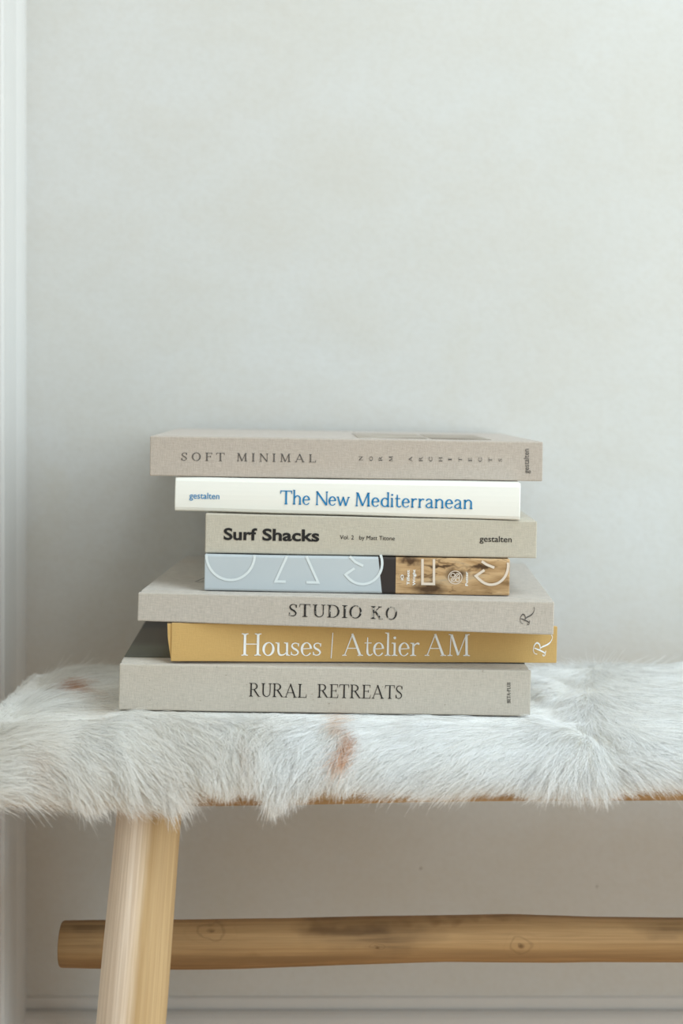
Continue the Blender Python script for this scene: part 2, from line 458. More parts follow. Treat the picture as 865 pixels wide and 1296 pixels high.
hide = empty('goat_hide', ((FXL + FXR) / 2, 1.11, SEAT_Z1))
tag(hide, 'long-haired white goat hide with tan patches, draped over the bench seat', 'fur throw')
nx, nv = 300, 60
xs = np.concatenate([FXL + 0.06 * (np.linspace(0, 1, 40) ** 2), np.linspace(FXL + 0.0625, FXR, nx - 40)])
vv = np.linspace(0, 1, nv)
G = hide_point(xs[:, None], vv[None, :])
V = G.reshape(-1, 3); fc = []
for i in range(nx - 1):
    for j in range(nv - 1):
        a = i * nv + j
        fc.append((a, a + 1, a + nv + 1, a + nv))
fc.append(tuple(range(nv))[::-1])
bmh = bmesh.new(); vs = [bmh.verts.new(p) for p in V.tolist()]
for q in fc:
    try: bmh.faces.new([vs[k] for k in q])
    except ValueError: pass
bmesh.ops.recalc_face_normals(bmh, faces=bmh.faces[:])
M['skin'] = plain('cream_pelt', lin(236, 232, 222), 0.9, 0.1, 0.03, 60)
pelt = link_bm('pelt', bmh, M['skin'], smooth=True); to_local(pelt, hide)

# ------------------------------------------------------------------ fonts: own serif drawn with a broad nib, built-in sans
class Serif:
    def __init__(s, st=0.125, h=0.045, xh=0.62, ser=0.13, wide=1.0, asc=1.04, bracket=1.0):
        s.st, s.h, s.xh, s.ser, s.w, s.asc, s.br = st, h, xh, ser, wide, asc, bracket
    def strip(s, pts, wid):
        v, f = [], []
        n = len(pts)
        for i, (x, y) in enumerate(pts):
            a = pts[max(0, i - 1)]; b = pts[min(n - 1, i + 1)]
            dx, dy = b[0] - a[0], b[1] - a[1]; L = math.hypot(dx, dy) or 1
            nx_, ny_ = -dy / L * wid[i] / 2, dx / L * wid[i] / 2
            v += [(x + nx_, y + ny_), (x - nx_, y - ny_)]
        for i in range(n - 1): f.append((2 * i, 2 * i + 1, 2 * i + 3, 2 * i + 2))
        return v, f
    def line(s, x0, y0, x1, y1, w, w1=None): return s.strip([(x0, y0), (x1, y1)], [w, w1 or w])
    def hor(s, x0, x1, y, w=None): return s.line(x0, y, x1, y, w or s.h)
    def poly(s, *p): return list(p), [tuple(range(len(p)))]
    def foot(s, x, y, dirn, half=None, w=None, l=1, r=1):
        """bracketed serif at the end of a stem; dirn 1 = stem rises from here"""
        half = half or s.ser; w = w or s.st; h = s.h
        yo = y + dirn * h; out = [s.poly((x - (w / 2 + half * l), y), (x + w / 2 + half * r, y), (x + w / 2 + half * r, yo), (x - (w / 2 + half * l), yo))]
        b = half * 0.6 * s.br
        if b > 0.01:
            if l: out.append(s.poly((x - w / 2, yo), (x - w / 2 - b, yo), (x - w / 2 - b * 0.3, yo + dirn * b * 0.3), (x - w / 2, yo + dirn * b)))
            if r: out.append(s.poly((x + w / 2, yo), (x + w / 2, yo + dirn * b), (x + w / 2 + b * 0.3, yo + dirn * b * 0.3), (x + w / 2 + b, yo)))
        return out
    def stem(s, x, y0=0, y1=1, top='b', bot='b', w=None):
        w = w or s.st; o = [s.line(x, y0, x, y1, w)]
        if bot: o += s.foot(x, y0, 1, w=w, l=bot in 'bl', r=bot in 'br')
        if top: o += s.foot(x, y1, -1, w=w, l=top in 'bl', r=top in 'br')
        return o
    def arc(s, cx, cy, rx, ry, a0, a1, st=None, h=None, tilt=0, n=22, pw=1.3, taper=None):
        st = st or s.st; h = h or s.h * 1.05; p, w = [], []
        for i in range(n + 1):
            a = math.radians(a0 + (a1 - a0) * i / n)
            k = abs(math.cos(a - math.radians(tilt))) ** pw; ww = h + (st - h) * k
            if taper: ww *= 1 - taper * max(0, (i / n - 0.6) / 0.4)
            p.append((cx + (rx - ww * 0.5) * math.cos(a), cy + (ry - ww * 0.5) * math.sin(a))); w.append(ww)
        return s.strip(p, w)
    def curve(s, pts, wid, n=8):
        """Catmull-Rom through pts"""
        P_ = [pts[0]] + list(pts) + [pts[-1]]; Wd = [wid[0]] + list(wid) + [wid[-1]]; p, w = [], []
        for i in range(1, len(P_) - 2):
            for k in range(n):
                t = k / n
                q = [0.5 * (2 * P_[i][c] + (P_[i + 1][c] - P_[i - 1][c]) * t + (2 * P_[i - 1][c] - 5 * P_[i][c] + 4 * P_[i + 1][c] - P_[i + 2][c]) * t * t + (3 * P_[i][c] - P_[i - 1][c] - 3 * P_[i + 1][c] + P_[i + 2][c]) * t ** 3) for c in (0, 1)]
                p.append(tuple(q)); w.append(Wd[i] + (Wd[i + 1] - Wd[i]) * t)
        p.append(pts[-1]); w.append(wid[-1])
        return s.strip(p, w)
    def S(s, x0, wd, H):
        st, h = s.st * (0.95 if H > 0.9 else 0.85), s.h * 1.1
        pts = [(0.90, 0.76), (0.80, 0.93), (0.50, 0.985), (0.20, 0.90), (0.13, 0.73), (0.30, 0.57), (0.62, 0.45), (0.86, 0.27), (0.76, 0.09), (0.46, 0.015), (0.17, 0.07), (0.06, 0.26)]
        wd_ = [h, h, h * 1.1, st * 0.6, st * 0.8, st * 1.0, st * 1.0, st * 0.8, st * 0.6, h * 1.1, h, h]
        o = [s.curve([(x0 + a * wd, b * H + (0.5 - b) * h) for a, b in pts], wd_)]
        o.append(s.line(x0 + 0.90 * wd, H * 0.70, x0 + 0.90 * wd, H * 0.94, h * 1.2)); o.append(s.line(x0 + 0.06 * wd, H * 0.06, x0 + 0.06 * wd, H * 0.30, h * 1.2))
        return o
    def glyph(s, ch):
        st, h, xh, A, se = s.st, s.h, s.xh, s.asc, s.ser
        L = s.line; g = []
        if ch == ' ': return [], 0.34
        if ch == '|': return [L(0.1, -0.12, 0.1, 1.05, h * 1.4)], 0.2
        if ch == '-': return [L(0.05, 0.4, 0.35, 0.4, h * 1.6)], 0.4
        if ch == 'I': return s.stem(se + st / 2), 2 * se + st
        if ch == 'L':
            x = se + st / 2; g = s.stem(x, bot='l') + [s.hor(x, x + 0.48, h / 2), L(x + 0.47, 0.0, x + 0.50, 0.26, h * 1.2, h * 0.6)]
            return g, x + 0.5
        if ch in 'EF':
            x = se + st / 2; g = s.stem(x, top='l', bot='l' if ch == 'E' else 'b')
            g += [s.hor(x, x + 0.44, 1 - h / 2), L(x + 0.44, 1.0, x + 0.45, 0.78, h * 1.2, h * 0.6), s.hor(x, x + 0.33, 0.53), L(x + 0.33, 0.43, x + 0.33, 0.63, h)]
            if ch == 'E': g += [s.hor(x, x + 0.47, h / 2), L(x + 0.46, 0, x + 0.49, 0.26, h * 1.2, h * 0.6)]
            return g, x + (0.5 if ch == 'E' else 0.46)
        if ch == 'T':
            x = 0.36; g = s.stem(x, top='') + [s.hor(0.03, 0.69, 1 - h / 2), L(0.03, 1, 0.0, 0.76, h * 1.2, h * 0.6), L(0.69, 1, 0.72, 0.76, h * 1.2, h * 0.6)]
            return g, 0.72
        if ch == 'H':
            x0 = se + st / 2; x1 = x0 + 0.56; return s.stem(x0) + s.stem(x1) + [s.hor(x0, x1, 0.52)], x1 + st / 2 + se
        if ch in 'OQ': return [s.arc(0.40, 0.5, 0.40, 0.515, 0, 360, tilt=-12, n=44)], 0.80
        if ch == 'C':
            return [s.arc(0.41, 0.5, 0.41, 0.515, 42, 318, n=36), L(0.71, 0.98, 0.72, 0.70, h, h * 1.2), L(0.72, 0.30, 0.71, 0.08, h, h)], 0.76
        if ch == 'D':
            x = se + st / 2; return s.stem(x, top='l', bot='l') + [s.arc(x + 0.22, 0.5, 0.42, 0.5, -90, 90, n=28), s.hor(x, x + 0.24, 1 - h / 2), s.hor(x, x + 0.24, h / 2)], x + 0.66
        if ch == 'U':
            x0 = se + st / 2; x1 = x0 + 0.52
            p = [(x0, 1), (x0, 0.36), (x0 + 0.06, 0.13), (x0 + 0.26, h / 2), (x1 - 0.05, 0.14), (x1, 0.38), (x1, 1)]
            return [s.curve(p, [st, st, st * 0.8, h * 1.2, h * 1.1, h * 1.3, h * 1.3])] + s.foot(x0, 1, -1) + s.foot(x1, 1, -1, w=h), x1 + se
        if ch in 'RPB':
            x = se + st / 2; g = s.stem(x, top='l', bot='b' if ch != 'B' else 'l')
            g += [s.arc(x + 0.20, 0.755, 0.29, 0.245, -90, 90), s.hor(x, x + 0.22, 1 - h / 2), s.hor(x, x + 0.22, 0.51 + h / 2)]
            if ch == 'R': g += [L(x + 0.22, 0.53, x + 0.58, 0.03, st * 0.95, st * 0.9), L(x + 0.54, h * 0.6, x + 0.74, h * 0.4, h * 1.1, h * 0.6)]
            if ch == 'B': g += [s.arc(x + 0.22, 0.27, 0.33, 0.27, -90, 90), s.hor(x, x + 0.24, h / 2)]
            return g, x + (0.68 if ch == 'R' else 0.54)
        if ch == 'N':
            x0 = se + h; x1 = x0 + 0.60
            return [L(x0, 0, x0, 1, h), L(x1, 0.0, x1, 1, h), L(x0 - 0.01, 0.97, x1 - 0.01, 0.02, st)] + s.foot(x0, 0, 1, w=h) + s.foot(x1, 1, -1, w=h) + s.foot(x0, 1, -1, w=h, r=0), x1 + se
        if ch == 'M':
            x0 = se + h; x1 = x0 + 0.72; xm = (x0 + x1) / 2
            return [L(x0, 0, x0 + 0.03, 1, h), L(x1, 0, x1 - 0.03, 1, st), L(x0 + 0.05, 0.98, xm, 0.03, st * 0.95), L(xm, 0.03, x1 - 0.04, 0.98, h)] + s.foot(x0, 0, 1, w=h) + s.foot(x1, 0, 1) + s.foot(x0 + 0.03, 1, -1, w=h, r=0) + s.foot(x1 - 0.03, 1, -1, l=0), x1 + se + st / 2
        if ch == 'A':
            w = 0.72; a = se
            return [L(a, 0, a + w / 2 - 0.01, 1.01, h * 1.1), L(a + w / 2 - 0.035, 1.0, a + w - 0.02, 0, st * 0.9, st)] + [s.hor(a + w * 0.19, a + w * 0.78, 0.34)] + s.foot(a, 0, 1, w=h, half=se * 0.9) + s.foot(a + w - 0.02, 0, 1, half=se * 0.8), w + 2 * se
        if ch == 'K':
            x = se + st / 2; return s.stem(x) + [L(x, 0.42, x + 0.46, 0.98, h * 1.1), L(x + 0.14, 0.58, x + 0.56, 0.03, st)] + s.foot(x + 0.47, 1, -1, w=h, half=se) + s.foot(x + 0.57, 0, 1, half=se * 0.8), x + 0.66 + se
        if ch == 'S': return s.S(0, 0.52, 1), 0.54
        # lower case
        if ch == 's': return s.S(0, 0.36, xh), 0.37
        if ch == 'o': return [s.arc(0.26, xh / 2, 0.26, xh / 2 + 0.012, 0, 360, tilt=-12, n=36)], 0.52
        if ch == 'e': return [s.arc(0.245, xh / 2, 0.245, xh / 2 + 0.012, 5, 325, tilt=-8, n=36, taper=0.4), L(0.04, xh * 0.52, 0.455, xh * 0.56, h)], 0.48
        if ch == 'l':
            x = se * 0.8 + st / 2; return s.stem(x, 0, A, top='l', w=st * 0.85), 2 * se * 0.8 + st
        if ch == 'i':
            x = se * 0.8 + st / 2; return s.stem(x, 0, xh, top='l', w=st * 0.85) + [s.arc(x, xh + 0.22, st * 0.62, st * 0.62, 0, 360, st=st * 0.62, h=st * 0.62, n=12)], 2 * se * 0.8 + st
        if ch == 't':
            x = 0.15; return [s.curve([(x, xh + 0.24), (x, 0.2), (x + 0.05, 0.05), (x + 0.15, 0.03), (x + 0.24, 0.10)], [h, st * 0.85, st * 0.7, h * 1.2, h * 0.7]), s.hor(0.02, 0.33, xh - h / 2)], 0.35
        if ch == 'r':
            x = se * 0.8 + st / 2; return s.stem(x, 0, xh, top='l', w=st * 0.85) + [s.curve([(x, xh * 0.62), (x + 0.09, xh * 0.88), (x + 0.20, xh * 0.95), (x + 0.26, xh * 0.87)], [h, h * 1.3, st * 0.8, st * 0.7])], x + 0.28
        if ch in 'nh':
            x0 = se * 0.8 + st / 2; x1 = x0 + 0.37
            g = s.stem(x0, 0, A if ch == 'h' else xh, top='l', w=st * 0.85)
            g += [s.curve([(x0, xh * 0.66), (x0 + 0.13, xh * 0.93), (x0 + 0.25, xh * 0.96), (x1 - 0.01, xh * 0.78), (x1, xh * 0.5), (x1, 0)], [h, h * 1.3, st * 0.7, st * 0.85, st * 0.85, st * 0.85])] + s.foot(x1, 0, 1, w=st * 0.85)
            return g, x1 + st / 2 + se * 0.7
        if ch == 'u':
            x0 = se * 0.7 + st / 2; x1 = x0 + 0.37
            g = [s.curve([(x0, xh), (x0, 0.22), (x0 + 0.06, 0.05), (x0 + 0.17, 0.03), (x0 + 0.28, 0.08), (x1, xh * 0.34)], [st * 0.85, st * 0.85, st * 0.8, st * 0.6, h * 1.2, h])] + s.foot(x0, xh, -1, w=st * 0.85, r=0)
            g += s.stem(x1, 0, xh, top='l', bot='r', w=st * 0.85)
            return g, x1 + st / 2 + se * 0.7
        if ch == 'd':
            x1 = 0.45; return [s.arc(0.26, xh / 2, 0.26, xh / 2 + 0.012, 40, 320, n=30)] + s.stem(x1, 0, A, top='l', bot='r', w=st * 0.85), x1 + st / 2 + se * 0.6
        if ch == 'a':
            x1 = 0.36; g = [s.curve([(0.05, xh * 0.76), (0.10, xh * 0.92), (0.20, xh * 0.97), (0.32, xh * 0.90), (x1, xh * 0.7), (x1, 0.1), (x1 + 0.04, 0.03), (x1 + 0.10, 0.06)], [st * 0.7, h * 1.4, h * 1.2, st * 0.6, st * 0.85, st * 0.85, h * 1.3, h])]
            g += [s.curve([(x1, xh * 0.58), (0.18, xh * 0.50), (0.07, xh * 0.36), (0.05, xh * 0.2), (0.13, 0.03), (0.25, 0.05), (x1, xh * 0.24)], [h, h * 1.1, st * 0.6, st * 0.85, st * 0.6, h * 1.2, h])]
            return g, x1 + 0.12
        if ch == 'w':
            a = se * 0.7; q = 0.17
            return [L(a, xh, a + q, 0, st * 0.85), L(a + q, 0, a + 2 * q + 0.01, xh, h * 1.1), L(a + 2 * q - 0.01, xh, a + 3 * q, 0, st * 0.85), L(a + 3 * q, 0, a + 4 * q, xh, h * 1.1)] + s.foot(a, xh, -1, w=st * 0.7, half=se * 0.8) + s.foot(a + 4 * q, xh, -1, w=h, half=se * 0.8), a * 2 + 4 * q
        raise KeyError(ch)
    def text(s, txt, space=0.1, skip=()):
        V_, F_ = [], []; x = 0
        for ci, ch in enumerate(txt):
            g, adv = s.glyph(ch)
            for v, f in g:
                b = len(V_); V_ += [(x + p[0] * s.w, p[1]) for p in v]; F_ += [tuple(b + k for k in q) for q in f]
            x += adv * s.w + space
        return V_, F_, x - space

def sans_text(txt, bold=0.0, space=1.0):
    cu = bpy.data.curves.new('type', 'FONT'); cu.body = txt; cu.size = 1.0; cu.offset = bold; cu.space_character = space
    cu.resolution_u = 4
    o = bpy.data.objects.new('type', cu); COL.objects.link(o)
    dg = bpy.context.evaluated_depsgraph_get(); dg.update()
    me = o.evaluated_get(dg).to_mesh()
    V_ = [(v.co.x, v.co.y) for v in me.vertices]; F_ = [tuple(p.vertices) for p in me.polygons]
    o.evaluated_get(dg).to_mesh_clear()
    bpy.data.objects.remove(o); bpy.data.curves.remove(cu)
    x0 = min(v[0] for v in V_); x1 = max(v[0] for v in V_)
    return [(x - x0, y) for x, y in V_], F_, x1 - x0

# ------------------------------------------------------------------ books
class Book:
    """a closed hardback lying on its back board, spine towards the room. Corners are given where the spine's lower edge lies."""
    def __init__(s, name, label, L, R, dl, yaw, D, cover_mat, board=0.0028, bev=0.0009, page_mat=None, round_spine=0.0, groove=True, inset=0.004, cover_label=None):
        (xl, tl, bl), (xr, tr, br) = L, R
        y = math.radians(yaw); c, sn = math.cos(y), math.sin(y)
        ul, ur = (xl - CX) / F, (xr - CX) / F
        X0 = ul * dl; Wd = (ur * dl - X0) / (c - ur * sn); dr = dl + Wd * sn
        zl, zr = HC - (bl - HZ) / F * dl, HC - (br - HZ) / F * dr
        s.TL, s.TR = (bl - tl) / F * dl, (br - tr) / F * dr
        roll = math.atan2(zr - zl, Wd)
        s.W = math.hypot(Wd, zr - zl); s.D = D
        e = empty(name, (X0, dl, zl)); e.rotation_mode = 'XYZ'
        xa = Vector((c * math.cos(roll), sn * math.cos(roll), math.sin(roll))); ya = Vector((-sn, c, 0)); za = xa.cross(ya)
        s.mat = Matrix.Translation((X0, dl, zl)) @ Matrix((xa, ya, za)).transposed().to_4x4()
        e.matrix_world = s.mat
        s.inv = s.mat.inverted(); s.root = e
        tag(e, label, 'book', 'stack of coffee-table books on the bench')
        s.build(cover_mat, board, bev, page_mat, round_spine, groove, inset)
        print('BOOK', name, 'W %.3f D %.3f T %.4f/%.4f z %.4f/%.4f top %.4f/%.4f dr %.3f' % (s.W, D, s.TL, s.TR, zl, zr, zl + s.TL, zr + s.TR, dr))
    def T(s, x): return s.TL + (s.TR - s.TL) * x / s.W
    def build(s, mat, bd, bev, page_mat, rs, groove, inset):
        n = 26; v, f = [], []
        def sect(T):
            o = []
            g = 0.0009 if groove else 0
            # outer: lower fore-edge -> spine bottom -> spine top -> upper fore-edge
            o += [(s.D, 0.0), (0.014, 0.0), (0.010, g), (0.006, g * 0.6), (0.003, 0.0), (bev, 0.0), (bev * 0.3, bev * 0.3), (0, bev)]
            for k in range(1, 6):
                t = k / 6; o.append((-rs * math.sin(t * math.pi), bev + (T - 2 * bev) * t))
            o += [(0, T - bev), (bev * 0.3, T - bev * 0.3), (bev, T), (0.003, T), (0.006, T - g * 0.6), (0.010, T - g), (0.014, T), (s.D - 0.0005, T), (s.D, T - 0.0006)]
            o += [(s.D, T - bd), (0.0035, T - bd), (0.0028, T - bd - 0.0008), (0.0028, bd + 0.0008), (0.0035, bd), (s.D, bd)]
            return o
        for i in range(n + 1):
            t = i / n; x = s.W * t
            e_ = bev if i in (0, n) else 0
            for y, z in sect(s.T(x)):
                zz = z + 0.00008 * math.sin(x * 60 + z * 300)
                v.append((x, y, zz))
        m = len(sect(0.03))
        # tight extra rings near the ends give the case a soft turned-in edge
        for i in range(n):
            for j in range(m): f.append((i * m + j, i * m + (j + 1) % m, (i + 1) * m + (j + 1) % m, (i + 1) * m + j))
        f += [tuple(range(m)), tuple(range(n * m, n * m + m))]
        bm = bmesh.new(); vs = [bm.verts.new(p) for p in v]
        for q in f: bm.faces.new([vs[k] for k in q])
        bmesh.ops.recalc_face_normals(bm, faces=bm.faces[:])
        c = link_bm('cover', bm, mat, s.root); s.cover = c
        b = bevel(c, 0.0007, 2, 0.9)
        # page block
        v, f = [], []
        for i in (0, 1):
            x = inset + (s.W - 2 * inset) * i; T = s.T(x)
            for y, z in ((0.003, bd + 0.0002), (s.D - 0.005, bd + 0.0002), (s.D - 0.006, T / 2), (s.D - 0.005, T - bd - 0.0002), (0.003, T - bd - 0.0002)): v.append((x, y, z))
        for j in range(5): f.append((j, (j + 1) % 5, 5 + (j + 1) % 5, 5 + j))
        f += [(4, 3, 2, 1, 0), (5, 6, 7, 8, 9)]
        s.pages = link_mesh('page_block', v, f, page_mat or M['pages'], s.root)
    # pixel -> coordinates on the spine face
    def px(s, x, y):
        o = s.inv @ Vector((0, 0, HC)); d = s.inv.to_3x3() @ Vector(((x - CX) / F, 1, -(y - HZ) / F))
        t = -o.y / d.y; q = o + d * t
        return q.x, q.z
    def print_on(s, name, geo, x0, y0, x1, y1, capx, mat, rot=0, cap=1.0, off=0.0003, fit=True, label=None):
        """flat lettering: baseline runs from pixel (x0,y0) to (x1,y1); capx = letter height in px"""
        V_, F_, w = geo
        a = Vector(s.px(x0, y0)); b = Vector(s.px(x1, y1)); u = (b - a)
        Lh = u.length; u.normalize(); nrm = Vector((-u.y, u.x))
        k = capx / F * 1.05 / cap
        kx = Lh / w if fit else k
        vs = []
        for p in V_:
            q = a + u * p[0] * kx + nrm * p[1] * k
            vs.append((q.x, -off, q.y))
        o = link_mesh(name, vs, [f for f in F_], mat, s.root)
        bm = bmesh.new(); bm.from_mesh(o.data)
        for fa in bm.faces:
            fa.normal_update()
            if fa.normal.y > 0: fa.normal_flip()
        bm.to_mesh(o.data); bm.free()
        if label: o['label'] = label
        return o

def pages_material():
    n = N('cream_page_edges', 0.8, 0.15)
    w = n.noise(n.mapping((3, 3, 3500)), 1, 2)
    n.color(n.mix(w, lin(196, 190, 176), lin(236, 232, 222))); n.bump(w, 0.3, 0.0002); return n.m
M['pages'] = pages_material()
M['ink_dark'] = plain('black_ink', lin(34, 32, 31), 0.6)
def worn_ink():
    n = N('worn_black_ink', 0.7)
    a = n.noise(n.mapping((420, 420, 300), (3, 1, 8)), 1, 3, 0.6)
    n.color(n.mix(n.rng(a, 0.56, 0.62, 0, 0.8), lin(40, 38, 36), lin(190, 184, 174))); return n.m
M['ink_worn'] = worn_ink()
M['ink_grey'] = plain('dark_grey_ink', lin(88, 84, 80), 0.7)
M['ink_blue'] = plain('blue_ink', lin(30, 124, 176), 0.5)
M['ink_white'] = plain('white_ink', lin(236, 236, 232), 0.6)
M['ink_pale'] = plain('pale_grey_ink', lin(212, 218, 218), 0.6)
M['ink_tan'] = plain('pale_tan_ink', lin(218, 202, 184), 0.6)
M['linen_soft'] = linen('natural_linen_pinkish', lin(184, 172, 160), 0.15)
M['linen_surf'] = linen('natural_linen_oat', lin(192, 184, 168), 0.13)
M['linen_studio'] = linen('natural_linen_grey', lin(190, 181, 170), 0.17, stain=0.35)
M['linen_rural'] = linen('speckled_raw_linen', lin(192, 183, 170), 0.15, fleck=0.45)
M['jacket_white'] = plain('white_paper_jacket', lin(234, 231, 222), 0.45, 0.35, 0.015, 12)
M['cloth_gold'] = linen('ochre_book_cloth', lin(196, 160, 102), 0.05)

# -- bottom: RURAL RETREATS, quarter bound in linen
B7 = Book('linen_book', 'speckled linen book with dark printed cover, at the bottom of the stack', (150, 840, 898.5), (671.5, 849, 906.5), 1.034, 2.3, 0.245, M['linen_rural'])
SF = Serif(0.10, 0.040, ser=0.10)
B7.print_on('title_lettering', SF.text('RURAL', 0.085), 315.3, 881.4, 388, 883, 17, M['ink_dark'])
B7.print_on('title_lettering', SF.text('RETREATS', 0.085), 402, 882.8, 510, 884.6, 17, M['ink_dark'])
B7.print_on('publisher_lettering', Serif(0.17, 0.08, ser=0.05).text('BETA-PLUS', 0.1), 646.5, 889.5, 646.5, 863.5, 4.4, M['ink_dark'])
def photo_dark():
    n = N('dark_landscape_print', 0.36, 0.35)
    x, y, z = n.sep()
    nz = n.noise(n.mapping((8, 30, 8)), 1, 4)
    t = n.math('ADD', n.math('MULTIPLY', y, 4.0), n.math('MULTIPLY', nz, 0.10))
    n.color(n.ramp(t, [(0.1, lin(40, 38, 38)), (0.155, lin(84, 85, 74)), (0.30, lin(98, 98, 82)), (0.40, lin(74, 66, 54)), (0.60, lin(76, 68, 57)), (0.72, lin(44, 40, 42)), (1.0, lin(52, 46, 46))])); return n.m
M['photo_dark'] = photo_dark()
def slab(book, name, x0, x1, y0, y1, th, mat, lift=0.0, label=None):
    v = []
    for dz in (0.0, th):
        for x, y in ((x0, y0), (x1, y0), (x1, y1), (x0, y1)): v.append((x, y, book.T(x) + dz + lift))
    o = link_mesh(name, v, [(0, 3, 2, 1), (4, 5, 6, 7), (0, 1, 5, 4), (1, 2, 6, 5), (2, 3, 7, 6), (3, 0, 4, 7)], mat, book.root)
    if label: o['label'] = label
    return o
slab(B7, 'cover_photo', 0.0005, B7.W - 0.0005, 0.026, 0.2445, 0.0006, M['photo_dark'], 0.0, 'glossy dark landscape print on the front cover')

# -- HOUSES | ATELIER AM
B6 = Book('ochre_book', 'ochre yellow cloth book with large white serif lettering', (216, 790, 838.5), (705, 794, 840), 1.042, 6.3, 0.225, M['cloth_gold'], bev=0.0005)
HF = Serif(0.105, 0.036, xh=0.60, ser=0.09, asc=1.06)
for w_, a_, b_ in (('Houses', 305.5, 407), ('|', 417.5, 421.5), ('Atelier', 433.5, 531), ('AM', 538, 595)):
    B6.print_on('title_lettering', HF.text(w_, 0.05), a_, 831, b_, 831.2, 28, M['ink_white'])

# the turned-in board edge that shows at the left end
v_ = []
for y_ in (0.0008, B6.D - 0.002):
    v_ += [(0.0002, y_, 0.0006), (0.0002, y_, B6.TL - 0.0006), (-0.0030, y_ , B6.TL - 0.0006), (-0.0024, y_, B6.TL * 0.6)]
link_mesh('board_edge', v_, [(0, 1, 2, 3), (7, 6, 5, 4), (0, 4, 5, 1), (1, 5, 6, 2), (2, 6, 7, 3), (3, 7, 4, 0)], M['cloth_gold'], B6.root)

# script capital R used by the publisher, drawn as one nib stroke set
def script_r():
    s = Serif(0.12, 0.035); g = []
    g.append(s.curve([(0.34, 0.95), (0.30, 0.6), (0.24, 0.25), (0.16, 0.04), (0.02, 0.02), (-0.02, 0.12), (0.06, 0.18)], [0.06, 0.10, 0.10, 0.07, 0.04, 0.06, 0.08]))
    g.append(s.curve([(-0.02, 0.62), (0.0, 0.84), (0.20, 0.99), (0.52, 1.0), (0.72, 0.86), (0.66, 0.64), (0.46, 0.52), (0.27, 0.50)], [0.05, 0.04, 0.04, 0.06, 0.11, 0.10, 0.05, 0.04]))
    g.append(s.curve([(0.40, 0.52), (0.56, 0.36), (0.80, 0.02), (1.05, -0.16), (1.34, -0.20), (1.5, -0.08)], [0.05, 0.10, 0.11, 0.06, 0.035, 0.06]))
    g.append(s.line(0.10, 0.03, 0.36, 0.03, 0.05))
    V_, F_ = [], []
    for v, f in g:
        b = len(V_); V_ += v; F_ += [tuple(b + k for k in q) for q in f]
    return V_, F_, 1.5
def emblem(book, x0, y0, x1, y1, cap, mat, mirror=False):
    return book.print_on('publisher_emblem', script_r(), x0, y0, x1, y1, cap, mat)
emblem(B6, 690, 831, 697, 804, 17, M['ink_white'])

# -- STUDIO KO
B5 = Book('linen_book', 'wide grey linen book lying on the ochre yellow book', (174, 750.5, 786.5), (701, 761.5, 803.5), 1.044, -2.2, 0.237, M['linen_studio'])
for w_, a_, ya_, b_, yb_ in (('STUDIO', 366, 780.3, 458, 782.8), ('KO', 469.5, 783.2, 502.5, 784.6)):
    B5.print_on('title_lettering', Serif(0.125, 0.048, ser=0.11).text(w_, 0.14), a_, ya_, b_, yb_, 15.8, M['ink_worn'])
# corner of the lettering stamped on the front cover, mostly under the next book
vv_ = []; ff_ = []
for (ax, ay, bx, by, w_) in ((0.033, 0.064, 0.0415, 0.118, 0.0009), (0.0350, 0.0635, 0.044, 0.0655, 0.0012), (0.0375, 0.066, 0.044, 0.104, 0.0005), (0.040, 0.0635, 0.047, 0.069, 0.0012)):
    d_ = Vector((bx - ax, by - ay)).normalized() * w_ / 2; k_ = len(vv_)
    for (px_, py_) in ((ax - d_.y, ay + d_.x), (ax + d_.y, ay - d_.x), (bx + d_.y, by - d_.x), (bx - d_.y, by + d_.x)): vv_.append((px_, py_, B5.T(px_) + 0.00015))
    ff_.append((k_, k_ + 1, k_ + 2, k_ + 3))
link_mesh('cover_lettering', vv_, ff_, M['ink_grey'], B5.root)
emblem(B5, 670, 790.5, 675, 768, 12, M['ink_grey'])

# -- OASIS in a printed jacket
def oasis_mat():
    n = N('printed_jacket_tree_bark', 0.38, 0.4)
    x, y, z = n.sep()
    w0 = 0.227
    xa = (483.5 - 258) / 387 * w0; xb = (500.5 - 258) / 387 * w0
    xs_ = n.math('ADD', x, n.math('MULTIPLY', z, 0.12))
    gr = n.noise(n.mapping((25, 25, 120)), 1, 5, 0.6, 0.8)
    gr2 = n.noise(n.mapping((45, 45, 150), (4, 4, 4)), 1, 6, 0.7, 1.5)
    bark = n.ramp(gr, [(0.3, lin(130, 98, 62)), (0.45, lin(168, 134, 94)), (0.6, lin(196, 162, 120)), (0.75, lin(168, 150, 124))])
    bark = n.mix(n.rng(gr2, 0.56, 0.64, 0, 0.75), bark, lin(86, 60, 36))
    for cx_, cz_, rx, rz in ((0.167, 0.0045, 0.013, 0.0055), (0.187, 0.0160, 0.010, 0.0035), (0.175, 0.021, 0.016, 0.0016), (0.152, 0.0245, 0.008, 0.003), (0.205, 0.0210, 0.012, 0.002)):
        m, _ = n.spot((cx_, 0, cz_), (rx, 1, rz), 0.6, 0.008, 160)
        bark = n.mix(n.math('MULTIPLY', m, 0.95), bark, lin(72, 50, 32))
    sky = n.mix(n.noise(n.mapping((14, 14, 14)), 1, 3), lin(176, 184, 188), lin(190, 196, 198))
    c = n.mix(n.math('GREATER_THAN', xs_, xa), sky, lin(52, 46, 44))
    c = n.mix(n.math('GREATER_THAN', x, xb), c, bark)
    n.color(c); return n.m
M['oasis'] = oasis_mat()
B4 = Book('jacketed_book', 'book with blue-grey and tree-bark spine and large pale outline letters', (258.5, 702.5, 748.5), (645.2, 708.5, 754.8), 1.0567, -0.4, 0.195, M['oasis'], bev=0.0016)
